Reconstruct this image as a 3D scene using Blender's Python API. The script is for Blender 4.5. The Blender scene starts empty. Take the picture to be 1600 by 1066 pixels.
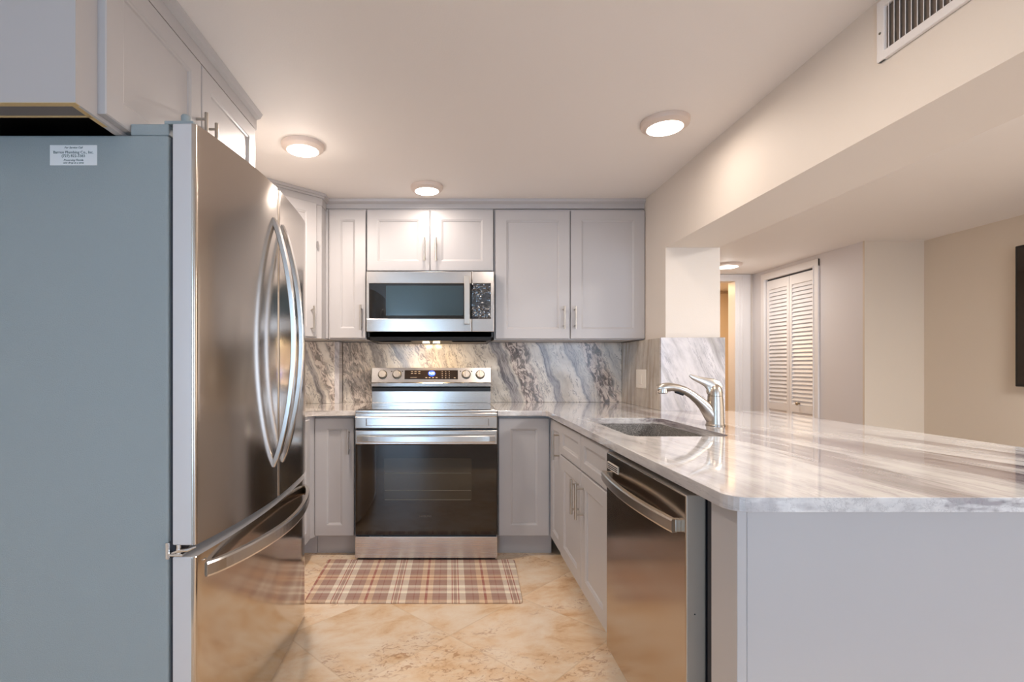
import bpy, bmesh, math, random
from mathutils import Vector, Matrix
S = bpy.context.scene
C = S.collection
random.seed(4)
PI = math.pi
# ------------------------------------------------------------------ camera
H = 1.139                      # eye height
FPX, VX, VY = 790.0, 704.0, 571.0
cd = bpy.data.cameras.new('camera'); cam = bpy.data.objects.new('camera', cd); C.objects.link(cam)
cam.location = (0, 0, H); cam.rotation_euler = (PI/2, 0, 0)
cd.sensor_width = 36; cd.lens = 36*FPX/1600
cd.shift_x = (800-VX)/1600; cd.shift_y = (VY-533)/1600
cd.clip_start = 0.05
S.camera = cam
# ------------------------------------------------------------------ exposure, world
S.view_settings.view_transform = 'Standard'; S.view_settings.look = 'None'
S.view_settings.gamma = 1; S.view_settings.exposure = 1.43
S.view_settings.use_curve_mapping = False
S.cycles.max_bounces = 10; S.cycles.diffuse_bounces = 6; S.cycles.glossy_bounces = 5
S.cycles.sample_clamp_indirect = 6; S.cycles.caustics_reflective = False
w = bpy.data.worlds.new('daylight'); S.world = w; w.use_nodes = True
w.node_tree.nodes['Background'].inputs[0].default_value = (0.62, 0.76, 1.0, 1)
w.node_tree.nodes['Background'].inputs[1].default_value = 2.0
def area(name, loc, rot, sx, sy, power, col, shape='RECTANGLE'):
    l = bpy.data.lights.new(name, 'AREA'); l.shape = shape; l.size = sx
    if shape == 'RECTANGLE': l.size_y = sy
    l.energy = power; l.color = col
    o = bpy.data.objects.new(name, l); C.objects.link(o); o.location = loc; o.rotation_euler = rot
    return o
# daylight through the sliding door behind the camera
area('daylight_patio_door', (-0.90, -3.32, 1.06), (PI/2, 0, 0), 0.8, 1.9, 11.5, (0.36, 0.68, 1.0))
area('living_front_fill', (2.85, -3.32, 1.06), (PI/2, 0, 0), 2.3, 1.9, 3, (0.46, 0.74, 1.0))  # unseen fill light added to brighten the living and hall side
# added fill lights outside the frame, unseen: over the kitchen and in the living room
area('kitchen_fill', (0.50, 1.40, 2.20), (0, 0, 0), 0.2, 0.2, 3.1, (1.0, 0.87, 0.76), 'DISK')
area('living_fill', (3.1, 1.1, 2.18), (0, 0, 0), 0.6, 0.6, 36, (1.0, 0.965, 0.935))
LAMP_W = 9.0; LAMP_P = .9; LAMP_C = (1.0, .87, .775)

# ------------------------------------------------------------------ materials
def new(name):
    m = bpy.data.materials.new(name); m.use_nodes = True
    nt = m.node_tree; return m, nt, nt.nodes['Principled BSDF']
def srgb(r, g, b):
    f = lambda c: (c/255)/12.92 if c/255 <= .04045 else ((c/255+.055)/1.055)**2.4
    return (f(r), f(g), f(b), 1)
def plain(name, col, rough=.5, metal=0., bump=0., bscale=60, coat=0., emit=None, estr=0., spec=None):
    m, nt, p = new(name)
    p.inputs['Base Color'].default_value = col; p.inputs['Roughness'].default_value = rough
    p.inputs['Metallic'].default_value = metal
    if coat: p.inputs['Coat Weight'].default_value = coat; p.inputs['Coat Roughness'].default_value = .05
    if spec is not None: p.inputs['Specular IOR Level'].default_value = spec
    if emit: p.inputs['Emission Color'].default_value = emit; p.inputs['Emission Strength'].default_value = estr
    if bump:
        t = nt.nodes.new('ShaderNodeTexCoord'); n = nt.nodes.new('ShaderNodeTexNoise'); b = nt.nodes.new('ShaderNodeBump')
        n.inputs['Scale'].default_value = bscale; n.inputs['Detail'].default_value = 3
        b.inputs['Strength'].default_value = bump; b.inputs['Distance'].default_value = .01
        nt.links.new(t.outputs['Object'], n.inputs['Vector']); nt.links.new(n.outputs[0], b.inputs['Height'])
        nt.links.new(b.outputs[0], p.inputs['Normal'])
    return m
def brushed(name, col, rough, scale, bump=.04, aniso=0., rot=0.):
    """steel with a grain: scale stretches the noise along the brushing"""
    m, nt, p = new(name)
    p.inputs['Base Color'].default_value = col; p.inputs['Metallic'].default_value = 1
    t = nt.nodes.new('ShaderNodeTexCoord'); mp = nt.nodes.new('ShaderNodeMapping'); n = nt.nodes.new('ShaderNodeTexNoise')
    if aniso:
        tg = nt.nodes.new('ShaderNodeTangent'); tg.direction_type = 'RADIAL'; tg.axis = 'Z'
        p.inputs['Anisotropic'].default_value = aniso; p.inputs['Anisotropic Rotation'].default_value = rot
        nt.links.new(tg.outputs[0], p.inputs['Tangent'])
    mp.inputs['Scale'].default_value = scale; n.inputs['Scale'].default_value = 1; n.inputs['Detail'].default_value = 2
    r = nt.nodes.new('ShaderNodeMapRange'); r.inputs['To Min'].default_value = rough-.03; r.inputs['To Max'].default_value = rough+.04
    b = nt.nodes.new('ShaderNodeBump'); b.inputs['Strength'].default_value = bump; b.inputs['Distance'].default_value = .002
    nt.links.new(t.outputs['Object'], mp.inputs[0]); nt.links.new(mp.outputs[0], n.inputs['Vector'])
    nt.links.new(n.outputs[0], r.inputs[0]); nt.links.new(r.outputs[0], p.inputs['Roughness'])
    nt.links.new(n.outputs[0], b.inputs['Height']); nt.links.new(b.outputs[0], p.inputs['Normal'])
    return m
class NB:
    """small node builder"""
    def __init__(s, nt): s.nt = nt
    def n(s, t, **k):
        x = s.nt.nodes.new(t)
        for a, v in k.items(): setattr(x, a, v)
        return x
    def put(s, sock, v):
        if hasattr(v, 'is_output'): s.nt.links.new(v, sock)
        else: sock.default_value = v
    def math(s, op, a, b=0., c=0., clamp=False):
        x = s.n('ShaderNodeMath', operation=op, use_clamp=clamp)
        for i, v in enumerate((a, b, c)): s.put(x.inputs[i], v)
        return x.outputs[0]
    def dot(s, v, vec):
        x = s.n('ShaderNodeVectorMath', operation='DOT_PRODUCT'); s.put(x.inputs[0], v); x.inputs[1].default_value = vec
        return x.outputs['Value']
    def comb(s, x, y, z=0.):
        c = s.n('ShaderNodeCombineXYZ')
        for i, v in enumerate((x, y, z)): s.put(c.inputs[i], v)
        return c.outputs[0]
    def noise(s, vec, scale=1., detail=3., rough=.55, dist=0.):
        x = s.n('ShaderNodeTexNoise'); s.put(x.inputs['Vector'], vec); x.inputs['Scale'].default_value = scale
        x.inputs['Detail'].default_value = detail; x.inputs['Roughness'].default_value = rough; x.inputs['Distortion'].default_value = dist
        return x.outputs[0]
    def ramp(s, f, stops, interp='LINEAR'):
        x = s.n('ShaderNodeValToRGB'); s.put(x.inputs[0], f); e = x.color_ramp.elements; x.color_ramp.interpolation = interp
        while len(e) < len(stops): e.new(.5)
        for i, (p, c) in enumerate(stops):
            e[i].position = p; e[i].color = c if not isinstance(c, (int, float)) else (c, c, c, 1)
        return x.outputs[0]
    def step(s, v, a, b):
        x = s.n('ShaderNodeMapRange', interpolation_type='SMOOTHSTEP'); s.put(x.inputs[0], v)
        x.inputs[1].default_value = a; x.inputs[2].default_value = b; return x.outputs[0]
    def mix(s, f, a, b):
        x = s.n('ShaderNodeMix', data_type='RGBA'); s.put(x.inputs[0], f); s.put(x.inputs[6], a); s.put(x.inputs[7], b)
        return x.outputs[2]
def wallpaint(name, col, rough=.6):
    return plain(name, col, rough, bump=.06, bscale=180)
M = {}
M['wall'] = wallpaint('warm_white_wall_paint', srgb(226, 216, 205))
M['wall_beige'] = wallpaint('beige_wall_paint', srgb(220, 207, 190))
M['wall_hall'] = wallpaint('pale_lilac_wall_paint', srgb(222, 217, 217))
M['ceiling'] = wallpaint('ceiling_paint', srgb(240, 234, 229))
M['white'] = plain('white_trim_paint', srgb(238, 234, 232), .4)
M['cab'] = plain('grey_cabinet_paint', srgb(190, 187, 187), .38, bump=.02, bscale=30)
M['cab_dim'] = plain('shade_dimmed_cabinet_paint', srgb(110, 104, 102), .6)
M['raw_wood'] = plain('raw_plywood_edge', srgb(205, 178, 128), .7, bump=.3, bscale=90)
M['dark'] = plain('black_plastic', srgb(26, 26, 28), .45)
M['gap'] = plain('dark_gasket', srgb(60, 60, 66), .6)
M['steel'] = brushed('stainless_steel', (0.60, .56, .525, 1), .26, (4, 4, 500))
M['steel_h'] = brushed('stainless_steel_horizontal', (0.62, .58, .545, 1), .22, (3, 3, 600))
M['fridge_steel'] = brushed('fridge_brushed_steel', (0.56, .50, .44, 1), .16, (250, 250, 2), .004, .6, .25)
M['drawer_steel'] = brushed('drawer_brushed_steel', (0.58, .52, .455, 1), .12, (4, 4, 60), 0.)
M['dw_edge'] = plain('satin_door_edge', srgb(190, 182, 172), .35, metal=.3)
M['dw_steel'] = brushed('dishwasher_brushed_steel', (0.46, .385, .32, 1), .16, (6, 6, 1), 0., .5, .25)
M['fridge_side'] = plain('door_side_grey_plastic', srgb(214, 213, 215), .4, metal=.2)
M['fridge_case'] = plain('textured_grey_enamel', srgb(154, 165, 168), .5, bump=.25, bscale=420)
M['nickel'] = plain('brushed_nickel', (0.54, .49, .43, 1), .30, metal=1)
M['handle_steel'] = plain('satin_handle_steel', (0.72, .70, .68, 1), .24, metal=1)
M['chrome'] = plain('polished_chrome', (0.85, .84, .83, 1), .08, metal=1)
M['black_glass'] = plain('black_oven_glass', srgb(34, 24, 16), .045, spec=.6)
M['oven_inner'] = plain('oven_inner_window_glass', srgb(52, 44, 33), .06, spec=.6)
M['rack'] = plain('oven_rack_wire', srgb(104, 98, 84), .3, metal=.6)
M['mw_glass'] = plain('microwave_window_glass', srgb(16, 18, 20), .03, spec=.9)
M['film'] = plain('wrinkled_protective_film', srgb(40, 46, 54), .12, bump=1., bscale=70, spec=1., coat=1.)
M['cooktop'] = plain('black_ceramic_cooktop', srgb(22, 22, 24), .04, spec=1., coat=1.)
M['display'] = plain('blue_clock_display', srgb(10, 20, 120), .3, emit=srgb(40, 80, 255), estr=1.2)
M['digits'] = plain('lit_clock_digits', srgb(200, 220, 255), .3, emit=srgb(170, 205, 255), estr=3.)
M['mark'] = plain('grey_printed_mark', srgb(150, 140, 128), .5)
M['logo'] = plain('faint_grey_printed_logo', srgb(92, 82, 70), .5)
M['paper'] = plain('white_sticker_paper', srgb(236, 240, 242), .5)
M['ink'] = plain('green_grey_printing_ink', srgb(72, 98, 100), .6)
M['ivory'] = plain('white_switch_plastic', srgb(240, 233, 222), .35)
M['lamp_rim'] = plain('lamp_rim_white_enamel', srgb(225, 208, 196), .4)
M['lamp_lens'] = plain('glowing_lamp_lens', (1, 1, 1, 1), .4, emit=(1, .90, .80, 1), estr=3.5)
M['hood_lens'] = plain('glowing_cooktop_lamp', (1, 1, 1, 1), .4, emit=(1, .75, .42, 1), estr=8.0)
M['filter'] = plain('grease_filter_mesh', srgb(150, 140, 128), .35, metal=.9, bump=.6, bscale=400)
M['tv'] = plain('black_television_plastic', srgb(14, 14, 16), .25)
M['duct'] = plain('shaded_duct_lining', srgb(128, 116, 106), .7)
M['brass'] = plain('aged_brass', (0.35, .27, .18, 1), .35, metal=1)
M['sink'] = None

def marble_vertical():
    m, nt, p = new('veined_marble_slab'); b = NB(nt)
    pos = b.n('ShaderNodeTexCoord').outputs['Object']
    u0 = b.dot(pos, (1, 0, .38)); v = b.dot(pos, (-.33, 0, .93)); yy = b.dot(pos, (0, 1, 0))
    d = b.noise(b.comb(b.math('MULTIPLY', u0, 2.2), b.math('MULTIPLY', v, 3.0), yy), 1.6, 3.)
    d2 = b.noise(b.comb(b.math('MULTIPLY', u0, 9), b.math('MULTIPLY', v, 5), yy), 2., 3.)
    u = b.math('ADD', u0, b.math('ADD', b.math('MULTIPLY', b.math('SUBTRACT', d, .5), .14), b.math('MULTIPLY', b.math('SUBTRACT', d2, .5), .025)))
    def tx(px): return (((px-704)*3.66/790 + .38*1.08) - (-.75)) / 2.6
    t = b.math('DIVIDE', b.math('ADD', u, .75), 2.6)
    def bands(lst, soft=.0025):
        st = [(0, 0.)]
        for a, c, k in lst:
            a, c = tx(a), tx(c); st += [(a-soft, 0.), (a+soft, k), (c-soft, k*.8), (c+soft, 0.)]
        return st
    grey = b.ramp(t, bands([(492, 500, .9), (595, 609, .7), (628, 640, .75), (694, 707, .6), (783, 802, 1.), (855, 867, .95), (901, 912, .75)]))
    brown = b.ramp(t, bands([(505, 520, .8), (532, 585, .65), (662, 692, .7), (806, 836, .95), (922, 952, .95)], .004))
    pale = b.ramp(t, bands([(868, 882, .6), (912, 921, .7), (958, 974, .8), (580, 596, .5)], .003))
    st = b.noise(b.comb(b.math('MULTIPLY', u, 38), b.math('MULTIPLY', v, 3.5), yy), 1., 5., .65)
    sp = b.noise(b.comb(b.math('MULTIPLY', u, 46), b.math('MULTIPLY', v, 17), yy), 1., 5., .7, .8)
    cloud = b.noise(b.comb(b.math('MULTIPLY', u, 6), b.math('MULTIPLY', v, 5), yy), 2., 5.)
    base = b.ramp(cloud, [(.3, srgb(212, 202, 188)), (.5, srgb(236, 228, 216)), (.7, srgb(243, 237, 227))])
    pit = b.noise(b.comb(b.math('MULTIPLY', u, 60), b.math('MULTIPLY', v, 40), yy), 1., 4., .7)
    base = b.mix(b.math('MULTIPLY', b.step(pit, .60, .70), .35), base, srgb(130, 124, 118))
    fine = b.step(st, .56, .68)
    base = b.mix(b.math('MULTIPLY', fine, .30), base, srgb(150, 142, 136))
    vn = b.noise(b.comb(b.math('MULTIPLY', u, 13), b.math('MULTIPLY', v, 2.4), b.math('ADD', yy, 4.)), 1., 6., .72, .4)
    thin = b.step(b.math('ABSOLUTE', b.math('SUBTRACT', vn, .5)), .016, .002)
    base = b.mix(b.math('MULTIPLY', thin, .7), base, srgb(92, 82, 80))
    st2 = b.noise(b.comb(b.math('MULTIPLY', u, 90), b.math('MULTIPLY', v, 3.5), yy), 1., 5., .7)
    st = b.math('ADD', b.math('MULTIPLY', st, .55), b.math('MULTIPLY', st2, .45))
    gcol = b.ramp(st, [(.38, srgb(70, 68, 74)), (.47, srgb(116, 112, 118)), (.535, srgb(186, 180, 178)), (.60, srgb(84, 80, 86))])
    base = b.mix(b.math('MULTIPLY', pale, .8), base, b.ramp(st, [(.40, srgb(178, 178, 172)), (.50, srgb(210, 206, 198)), (.60, srgb(146, 144, 142))]))
    base = b.mix(b.math('MULTIPLY', grey, .95), base, gcol)
    bcol = b.ramp(sp, [(.43, srgb(230, 217, 206)), (.485, srgb(190, 170, 160)), (.515, srgb(102, 82, 78)), (.60, srgb(56, 44, 42))])
    base = b.mix(b.math('MULTIPLY', brown, .9), base, bcol)
    nt.links.new(base, p.inputs['Base Color']); p.inputs['Roughness'].default_value = .16; return m
def marble_soft(name, uvec, vvec, cols, us=5., amt=None, seed=0., rough=.07, zvec=(0, 0, 0), big_edge=(.50, .62), thinamt=.5):
    """pale slab whose streaks run along vvec"""
    m, nt, p = new(name); b = NB(nt)
    pos = b.n('ShaderNodeTexCoord').outputs['Object']
    u0 = b.dot(pos, uvec); v = b.dot(pos, vvec)
    d = b.noise(b.comb(b.math('MULTIPLY', u0, 1.5), b.math('MULTIPLY', v, .9), seed), 1.3, 2.)
    d2 = b.noise(b.comb(b.math('MULTIPLY', u0, 8), b.math('MULTIPLY', v, 4), seed), 1.5, 3.)
    u = b.math('ADD', u0, b.math('ADD', b.math('MULTIPLY', b.math('SUBTRACT', d, .5), .10), b.math('MULTIPLY', b.math('SUBTRACT', d2, .5), .02)))
    zz = b.math('MULTIPLY', b.dot(pos, zvec), 14.); sd = lambda q: b.math('ADD', zz, seed+q)
    big = b.noise(b.comb(b.math('MULTIPLY', u, us), b.math('MULTIPLY', v, .45), sd(3)), 1.3, 4., .6)
    st = b.noise(b.comb(b.math('MULTIPLY', u, us*5.5), b.math('MULTIPLY', v, 1.3), sd(7)), 1.2, 5., .65)
    cl = b.noise(b.comb(b.math('MULTIPLY', u, 7), b.math('MULTIPLY', v, 3), sd(9)), 2., 5., .65)
    base = b.ramp(cl, [(.35, cols[0]), (.55, cols[1]), (.7, cols[2])])
    k = b.step(big, *big_edge); k2 = b.step(st, .44, .62)
    amount = 1. if amt is None else b.math('ADD', amt[2], b.math('MULTIPLY', b.step(u0, amt[0], amt[1]), 1-amt[2]))
    vn = b.noise(b.comb(b.math('MULTIPLY', u, us*2.2), b.math('MULTIPLY', v, 1.1), sd(13)), 1.2, 6., .7, .3)
    thin = b.step(b.math('ABSOLUTE', b.math('SUBTRACT', vn, .5)), .018, .002)
    base = b.mix(b.math('MULTIPLY', thin, thinamt), base, cols[3])
    vein = b.ramp(st, [(.36, cols[3]), (.52, cols[4]), (.68, cols[3])])
    f = b.math('MULTIPLY', b.math('MULTIPLY', b.math('ADD', b.math('MULTIPLY', k, .75), b.math('MULTIPLY', k2, .22)), amount), 1., clamp=True)
    base = b.mix(f, base, vein)
    m.diffuse_color = (.8, .8, .8, 1)
    nt.links.new(base, p.inputs['Base Color']); p.inputs['Roughness'].default_value = rough
    p.inputs['Coat Weight'].default_value = .5; p.inputs['Coat Roughness'].default_value = .03
    return m
M['marble'] = marble_vertical()
M['marble_stub'] = marble_soft('pale_lilac_marble_slab', (.9, 0, .42), (-.42, 0, .9),
    [srgb(190, 186, 188), srgb(218, 213, 214), srgb(228, 224, 222), srgb(142, 138, 144), srgb(172, 166, 160)], 4., None, 21., .14)
M['marble_side'] = marble_soft('beige_streaked_marble_slab', (0, 1, .12), (0, -.12, 1),
    [srgb(186, 174, 158), srgb(206, 195, 180), srgb(218, 208, 196), srgb(138, 122, 104), srgb(168, 150, 130)], 7., None, 5., .14)
M['counter'] = marble_soft('pale_streaked_marble_worktop', (1, .10, 0), (-.1, 1, 0),
    [srgb(206, 204, 204), srgb(228, 225, 223), srgb(238, 236, 234), srgb(92, 82, 88), srgb(150, 138, 142)], 4.6, (.80, 1.35, .38), 2., zvec=(0, 0, 1.), big_edge=(.47, .56), thinamt=.22)
M['counter_left'] = marble_soft('pale_streaked_marble_worktop_left', (.6, 1, 0), (1, -.6, 0),
    [srgb(206, 198, 190), srgb(228, 220, 212), srgb(238, 232, 226), srgb(150, 138, 132), srgb(178, 162, 150)], 6., None, 4., zvec=(0, 0, 1.), thinamt=.25)
def floor_mat():
    m, nt, p = new('travertine_look_floor_tile'); b = NB(nt)
    pos = b.n('ShaderNodeTexCoord').outputs['Object']
    a = b.math('DIVIDE', b.math('SUBTRACT', b.dot(pos, (1, 1, 0)), 1.44), .69)
    c = b.math('DIVIDE', b.math('ADD', b.dot(pos, (1, -1, 0)), 1.445), .69)
    ia, ic = b.math('FLOOR', a), b.math('FLOOR', c)
    fa, fc = b.math('FRACT', a), b.math('FRACT', c)
    def edge(f): return b.math('MINIMUM', f, b.math('SUBTRACT', 1., f))
    e = b.math('MINIMUM', edge(fa), edge(fc))
    grout = b.step(e, .009, .003)
    wn = b.n('ShaderNodeTexWhiteNoise', noise_dimensions='2D'); b.put(wn.inputs['Vector'], b.comb(ia, ic)); rnd = wn.outputs['Value']
    off = b.math('MULTIPLY', rnd, 30.)
    vec = b.comb(b.dot(pos, (1, .3, 0)), b.dot(pos, (-.5, 1.6, 0)), off)
    n1 = b.noise(vec, 4.2, 8., .68, .3); n2 = b.noise(vec, 26., 6., .7, 1.2); n3 = b.noise(vec, 60., 4., .7)
    n4 = b.noise(vec, 2.6, 2., .5)
    col = b.ramp(n1, [(.30, srgb(214, 170, 124)), (.43, srgb(234, 202, 164)), (.54, srgb(241, 218, 190)), (.70, srgb(246, 230, 208))])
    col = b.mix(b.math('MULTIPLY', b.math('MULTIPLY', b.step(n2, .52, .60), b.step(n4, .50, .62)), .6), col, srgb(168, 112, 66))
    col = b.mix(b.math('MULTIPLY', b.step(n3, .62, .72), .3), col, srgb(186, 140, 98))
    hsv = b.n('ShaderNodeHueSaturation'); b.put(hsv.inputs['Color'], col)
    b.put(hsv.inputs['Value'], b.math('ADD', .93, b.math('MULTIPLY', rnd, .12)))
    col = b.mix(b.math('MULTIPLY', grout, .45), hsv.outputs[0], srgb(214, 186, 152))
    nt.links.new(col, p.inputs['Base Color'])
    bp = b.n('ShaderNodeBump'); bp.inputs['Strength'].default_value = .12; bp.inputs['Distance'].default_value = .004
    h = b.math('SUBTRACT', b.math('MULTIPLY', n1, .5), b.math('MULTIPLY', grout, .25)); b.put(bp.inputs['Height'], h)
    nt.links.new(bp.outputs[0], p.inputs['Normal']); p.inputs['Roughness'].default_value = .38
    return m
M['floor'] = floor_mat()
def planks():
    m, nt, p = new('neutral_bounce_plank_floor'); b = NB(nt)
    pos = b.n('ShaderNodeTexCoord').outputs['Object']
    br = b.n('ShaderNodeTexBrick'); b.put(br.inputs['Vector'], pos); br.inputs['Scale'].default_value = 1
    br.inputs['Brick Width'].default_value = 1.2; br.inputs['Row Height'].default_value = .19; br.inputs['Mortar Size'].default_value = .003
    br.inputs['Color1'].default_value = srgb(178, 168, 158); br.inputs['Color2'].default_value = srgb(160, 149, 139); br.inputs['Mortar'].default_value = srgb(96, 88, 80)
    n = b.noise(b.comb(b.dot(pos, (3, 0, 0)), b.dot(pos, (0, 40, 0))), 1., 4.)
    nt.links.new(b.mix(b.math('MULTIPLY', b.step(n, .45, .7), .3), br.outputs[0], srgb(120, 108, 98)), p.inputs['Base Color'])
    p.inputs['Roughness'].default_value = .4; return m
M['planks'] = planks()
def mat_plaid():
    m, nt, p = new('plaid_printed_mat'); b = NB(nt)
    pos = b.n('ShaderNodeTexCoord').outputs['Object']
    x, y = b.dot(pos, (1, 0, 0)), b.dot(pos, (0, 1, 0))
    cream, taupe, red, tan = srgb(244, 234, 214), srgb(172, 140, 126), srgb(166, 76, 62), srgb(228, 198, 164)
    dk = srgb(150, 92, 80)
    def seq(f):
        return [(0, taupe), (.12, dk), (.135, taupe), (.22, tan), (.31, red), (.355, tan), (.44, taupe), (.545, dk), (.56, taupe), (.68, cream),
                (.765, red), (.782, cream), (.80, taupe), (.855, cream), (.875, red), (.892, cream)]
    fx = b.math('FRACT', b.math('DIVIDE', b.math('ADD', x, 1.0866), .29))
    fy = b.math('FRACT', b.math('DIVIDE', b.math('ADD', y, .0146), .29))
    cx = b.ramp(fx, seq(0), 'CONSTANT'); cy = b.ramp(fy, seq(0), 'CONSTANT')
    # woven look: diagonal twill decides which thread is on top
    tw = b.math('FRACT', b.math('MULTIPLY', b.math('ADD', x, y), 260))
    k = b.math('ADD', .38, b.math('MULTIPLY', b.math('GREATER_THAN', tw, .5), .24))
    col = b.mix(k, cx, cy)
    nt.links.new(col, p.inputs['Base Color']); p.inputs['Roughness'].default_value = .55
    return m
M['plaid'] = mat_plaid()
def sink_mat():
    m, nt, p = new('speckled_grey_composite'); b = NB(nt)
    pos = b.n('ShaderNodeTexCoord').outputs['Object']
    n = b.noise(pos, 260., 2., .8)
    nt.links.new(b.ramp(n, [(.4, srgb(92, 90, 88)), (.55, srgb(134, 130, 126)), (.66, srgb(190, 186, 180))]), p.inputs['Base Color'])
    p.inputs['Roughness'].default_value = .45; return m
M['sink'] = sink_mat()

# ------------------------------------------------------------------ mesh helpers
class MB:
    def __init__(s): s.bm = bmesh.new(); s.mi = 0
    def _new(s, verts, faces, bev=0, seg=1):
        vs = [s.bm.verts.new(v) for v in verts]
        fs = []
        for f in faces:
            ff = s.bm.faces.new([vs[i] for i in f]); ff.material_index = s.mi; fs.append(ff)
        if bev:
            es = list({e for f in fs for e in f.edges})
            r = bmesh.ops.bevel(s.bm, geom=es, offset=bev, offset_type='OFFSET', segments=seg, profile=.5, affect='EDGES', clamp_overlap=True)
            for f in r['faces']: f.material_index = s.mi
        return s
    def box(s, x0, x1, y0, y1, z0, z1, bev=0, seg=2, T=None):
        v = [(x, y, z) for x in (x0, x1) for y in (y0, y1) for z in (z0, z1)]
        if T is not None: v = [T @ Vector(q) for q in v]
        return s._new(v, [(0, 1, 3, 2), (4, 6, 7, 5), (0, 4, 5, 1), (2, 3, 7, 6), (0, 2, 6, 4), (1, 5, 7, 3)], bev, seg)
    def prism(s, pts, z0, z1, bev=0, seg=2, axis='z', T=None):
        """polygon pts (a, b) extruded; axis z: (x,y); axis x: (y,z) along x; axis y: (x,z) along y"""
        def q(a, b_, c):
            r = {'z': (a, b_, c), 'x': (c, a, b_), 'y': (a, c, b_)}[axis]
            return T @ Vector(r) if T is not None else r
        n = len(pts); v = [q(a, b_, z0) for a, b_ in pts]+[q(a, b_, z1) for a, b_ in pts]
        fs = [tuple(range(n))[::-1], tuple(range(n, 2*n))]+[(i, (i+1) % n, n+(i+1) % n, n+i) for i in range(n)]
        vs = [s.bm.verts.new(p_) for p_ in v]; ff = []
        for f in fs:
            g = s.bm.faces.new([vs[i] for i in f]); g.material_index = s.mi; ff.append(g)
        if bev:
            es = list(ff[0].edges)+list(ff[1].edges)
            r = bmesh.ops.bevel(s.bm, geom=es, offset=bev, offset_type='OFFSET', segments=seg, profile=.5, affect='EDGES', clamp_overlap=True)
            for f in r['faces']: f.material_index = s.mi
        return s
    def tube(s, pts, rad, n=12, caps=True, sx=1., sy=1., up=Vector((0, 0, 1))):
        """swept ellipse through pts; rad number or list"""
        P = [Vector(p_) for p_ in pts]; R = rad if isinstance(rad, (list, tuple)) else [rad]*len(P)
        rings = []
        for i, p_ in enumerate(P):
            d = (P[min(i+1, len(P)-1)]-P[max(i-1, 0)]).normalized()
            a = d.cross(up)
            if a.length < 1e-3: a = d.cross(Vector((0, 1, 0)))
            a.normalize(); b_ = a.cross(d).normalized()
            rings.append([s.bm.verts.new(p_+a*math.cos(2*PI*k/n)*R[i]*sx+b_*math.sin(2*PI*k/n)*R[i]*sy) for k in range(n)])
        for i in range(len(P)-1):
            for k in range(n):
                f = s.bm.faces.new((rings[i][k], rings[i][(k+1) % n], rings[i+1][(k+1) % n], rings[i+1][k])); f.material_index = s.mi; f.smooth = True
        if caps:
            for r in (rings[0][::-1], rings[-1]):
                f = s.bm.faces.new(r); f.material_index = s.mi
        return s
    def sweep_rect(s, pts, nrm, w, t, bev=0):
        """flat bar along pts (world), nrm outward list, w across, t thick; rounded section"""
        P = [Vector(p_) for p_ in pts]; rings = []
        prof = []
        k = .28
        for (a, b_) in ((-1, -1+k), (-1+k, -1), (1-k, -1), (1, -1+k), (1, 1-k), (1-k, 1), (-1+k, 1), (-1, 1-k)): prof.append((a, b_))
        for i, p_ in enumerate(P):
            d = (P[min(i+1, len(P)-1)]-P[max(i-1, 0)]).normalized(); o = Vector(nrm)
            side = d.cross(o).normalized(); oo = side.cross(d).normalized()
            rings.append([s.bm.verts.new(p_+side*a*w/2+oo*b_*t/2) for a, b_ in prof])
        n = len(prof)
        for i in range(len(P)-1):
            for q in range(n):
                f = s.bm.faces.new((rings[i][q], rings[i][(q+1) % n], rings[i+1][(q+1) % n], rings[i+1][q])); f.material_index = s.mi; f.smooth = q % 2 == 0
        for r in (rings[0][::-1], rings[-1]): s.bm.faces.new(r).material_index = s.mi
        return s
    def lathe(s, prof, n=32, T=None, smooth=True):
        """prof (r, z) turned about z, then T"""
        T = T or Matrix(); rings = []
        for r, z in prof:
            rings.append([s.bm.verts.new(T @ Vector((r*math.cos(2*PI*k/n), r*math.sin(2*PI*k/n), z))) for k in range(n)] if r > 1e-6 else [s.bm.verts.new(T @ Vector((0, 0, z)))])
        for A, B in zip(rings, rings[1:]):
            for k in range(n):
                k2 = (k+1) % n
                vs = [A[k], A[k2], B[k2], B[k]] if len(A) > 1 and len(B) > 1 else ([A[0], B[k2], B[k]] if len(A) == 1 else [A[k], A[k2], B[0]])
                f = s.bm.faces.new(vs); f.material_index = s.mi; f.smooth = smooth
        return s
    def build(s, name, mats, parent=None, label=None):
        bmesh.ops.recalc_face_normals(s.bm, faces=s.bm.faces[:])
        for e in s.bm.edges:
            if len(e.link_faces) == 2 and e.calc_face_angle(0) > .55: e.smooth = False
        me = bpy.data.meshes.new(name); s.bm.to_mesh(me); s.bm.free()
        for m in (mats if isinstance(mats, (list, tuple)) else [mats]): me.materials.append(M[m] if isinstance(m, str) else m)
        o = bpy.data.objects.new(name, me); C.objects.link(o)
        if parent is not None:
            o.parent = parent
            T = wm(parent); o.matrix_parent_inverse = T.inverted()
        if label: o['label'] = label
        return o
def wm(o):
    m = o.matrix_basis.copy()
    if o.parent: m = wm(o.parent) @ o.matrix_parent_inverse @ m
    return m
def thing(name, label, cat, loc, group=None):
    o = bpy.data.objects.new(name, None); C.objects.link(o); o.location = loc; o.empty_display_size = .1
    o['label'] = label; o['category'] = cat
    if group: o['group'] = group
    return o
def tag(o, label, cat, group=None):
    o['label'] = label; o['category'] = cat
    if group: o['group'] = group
    return o
def struct(o): o['kind'] = 'structure'; return o
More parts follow.
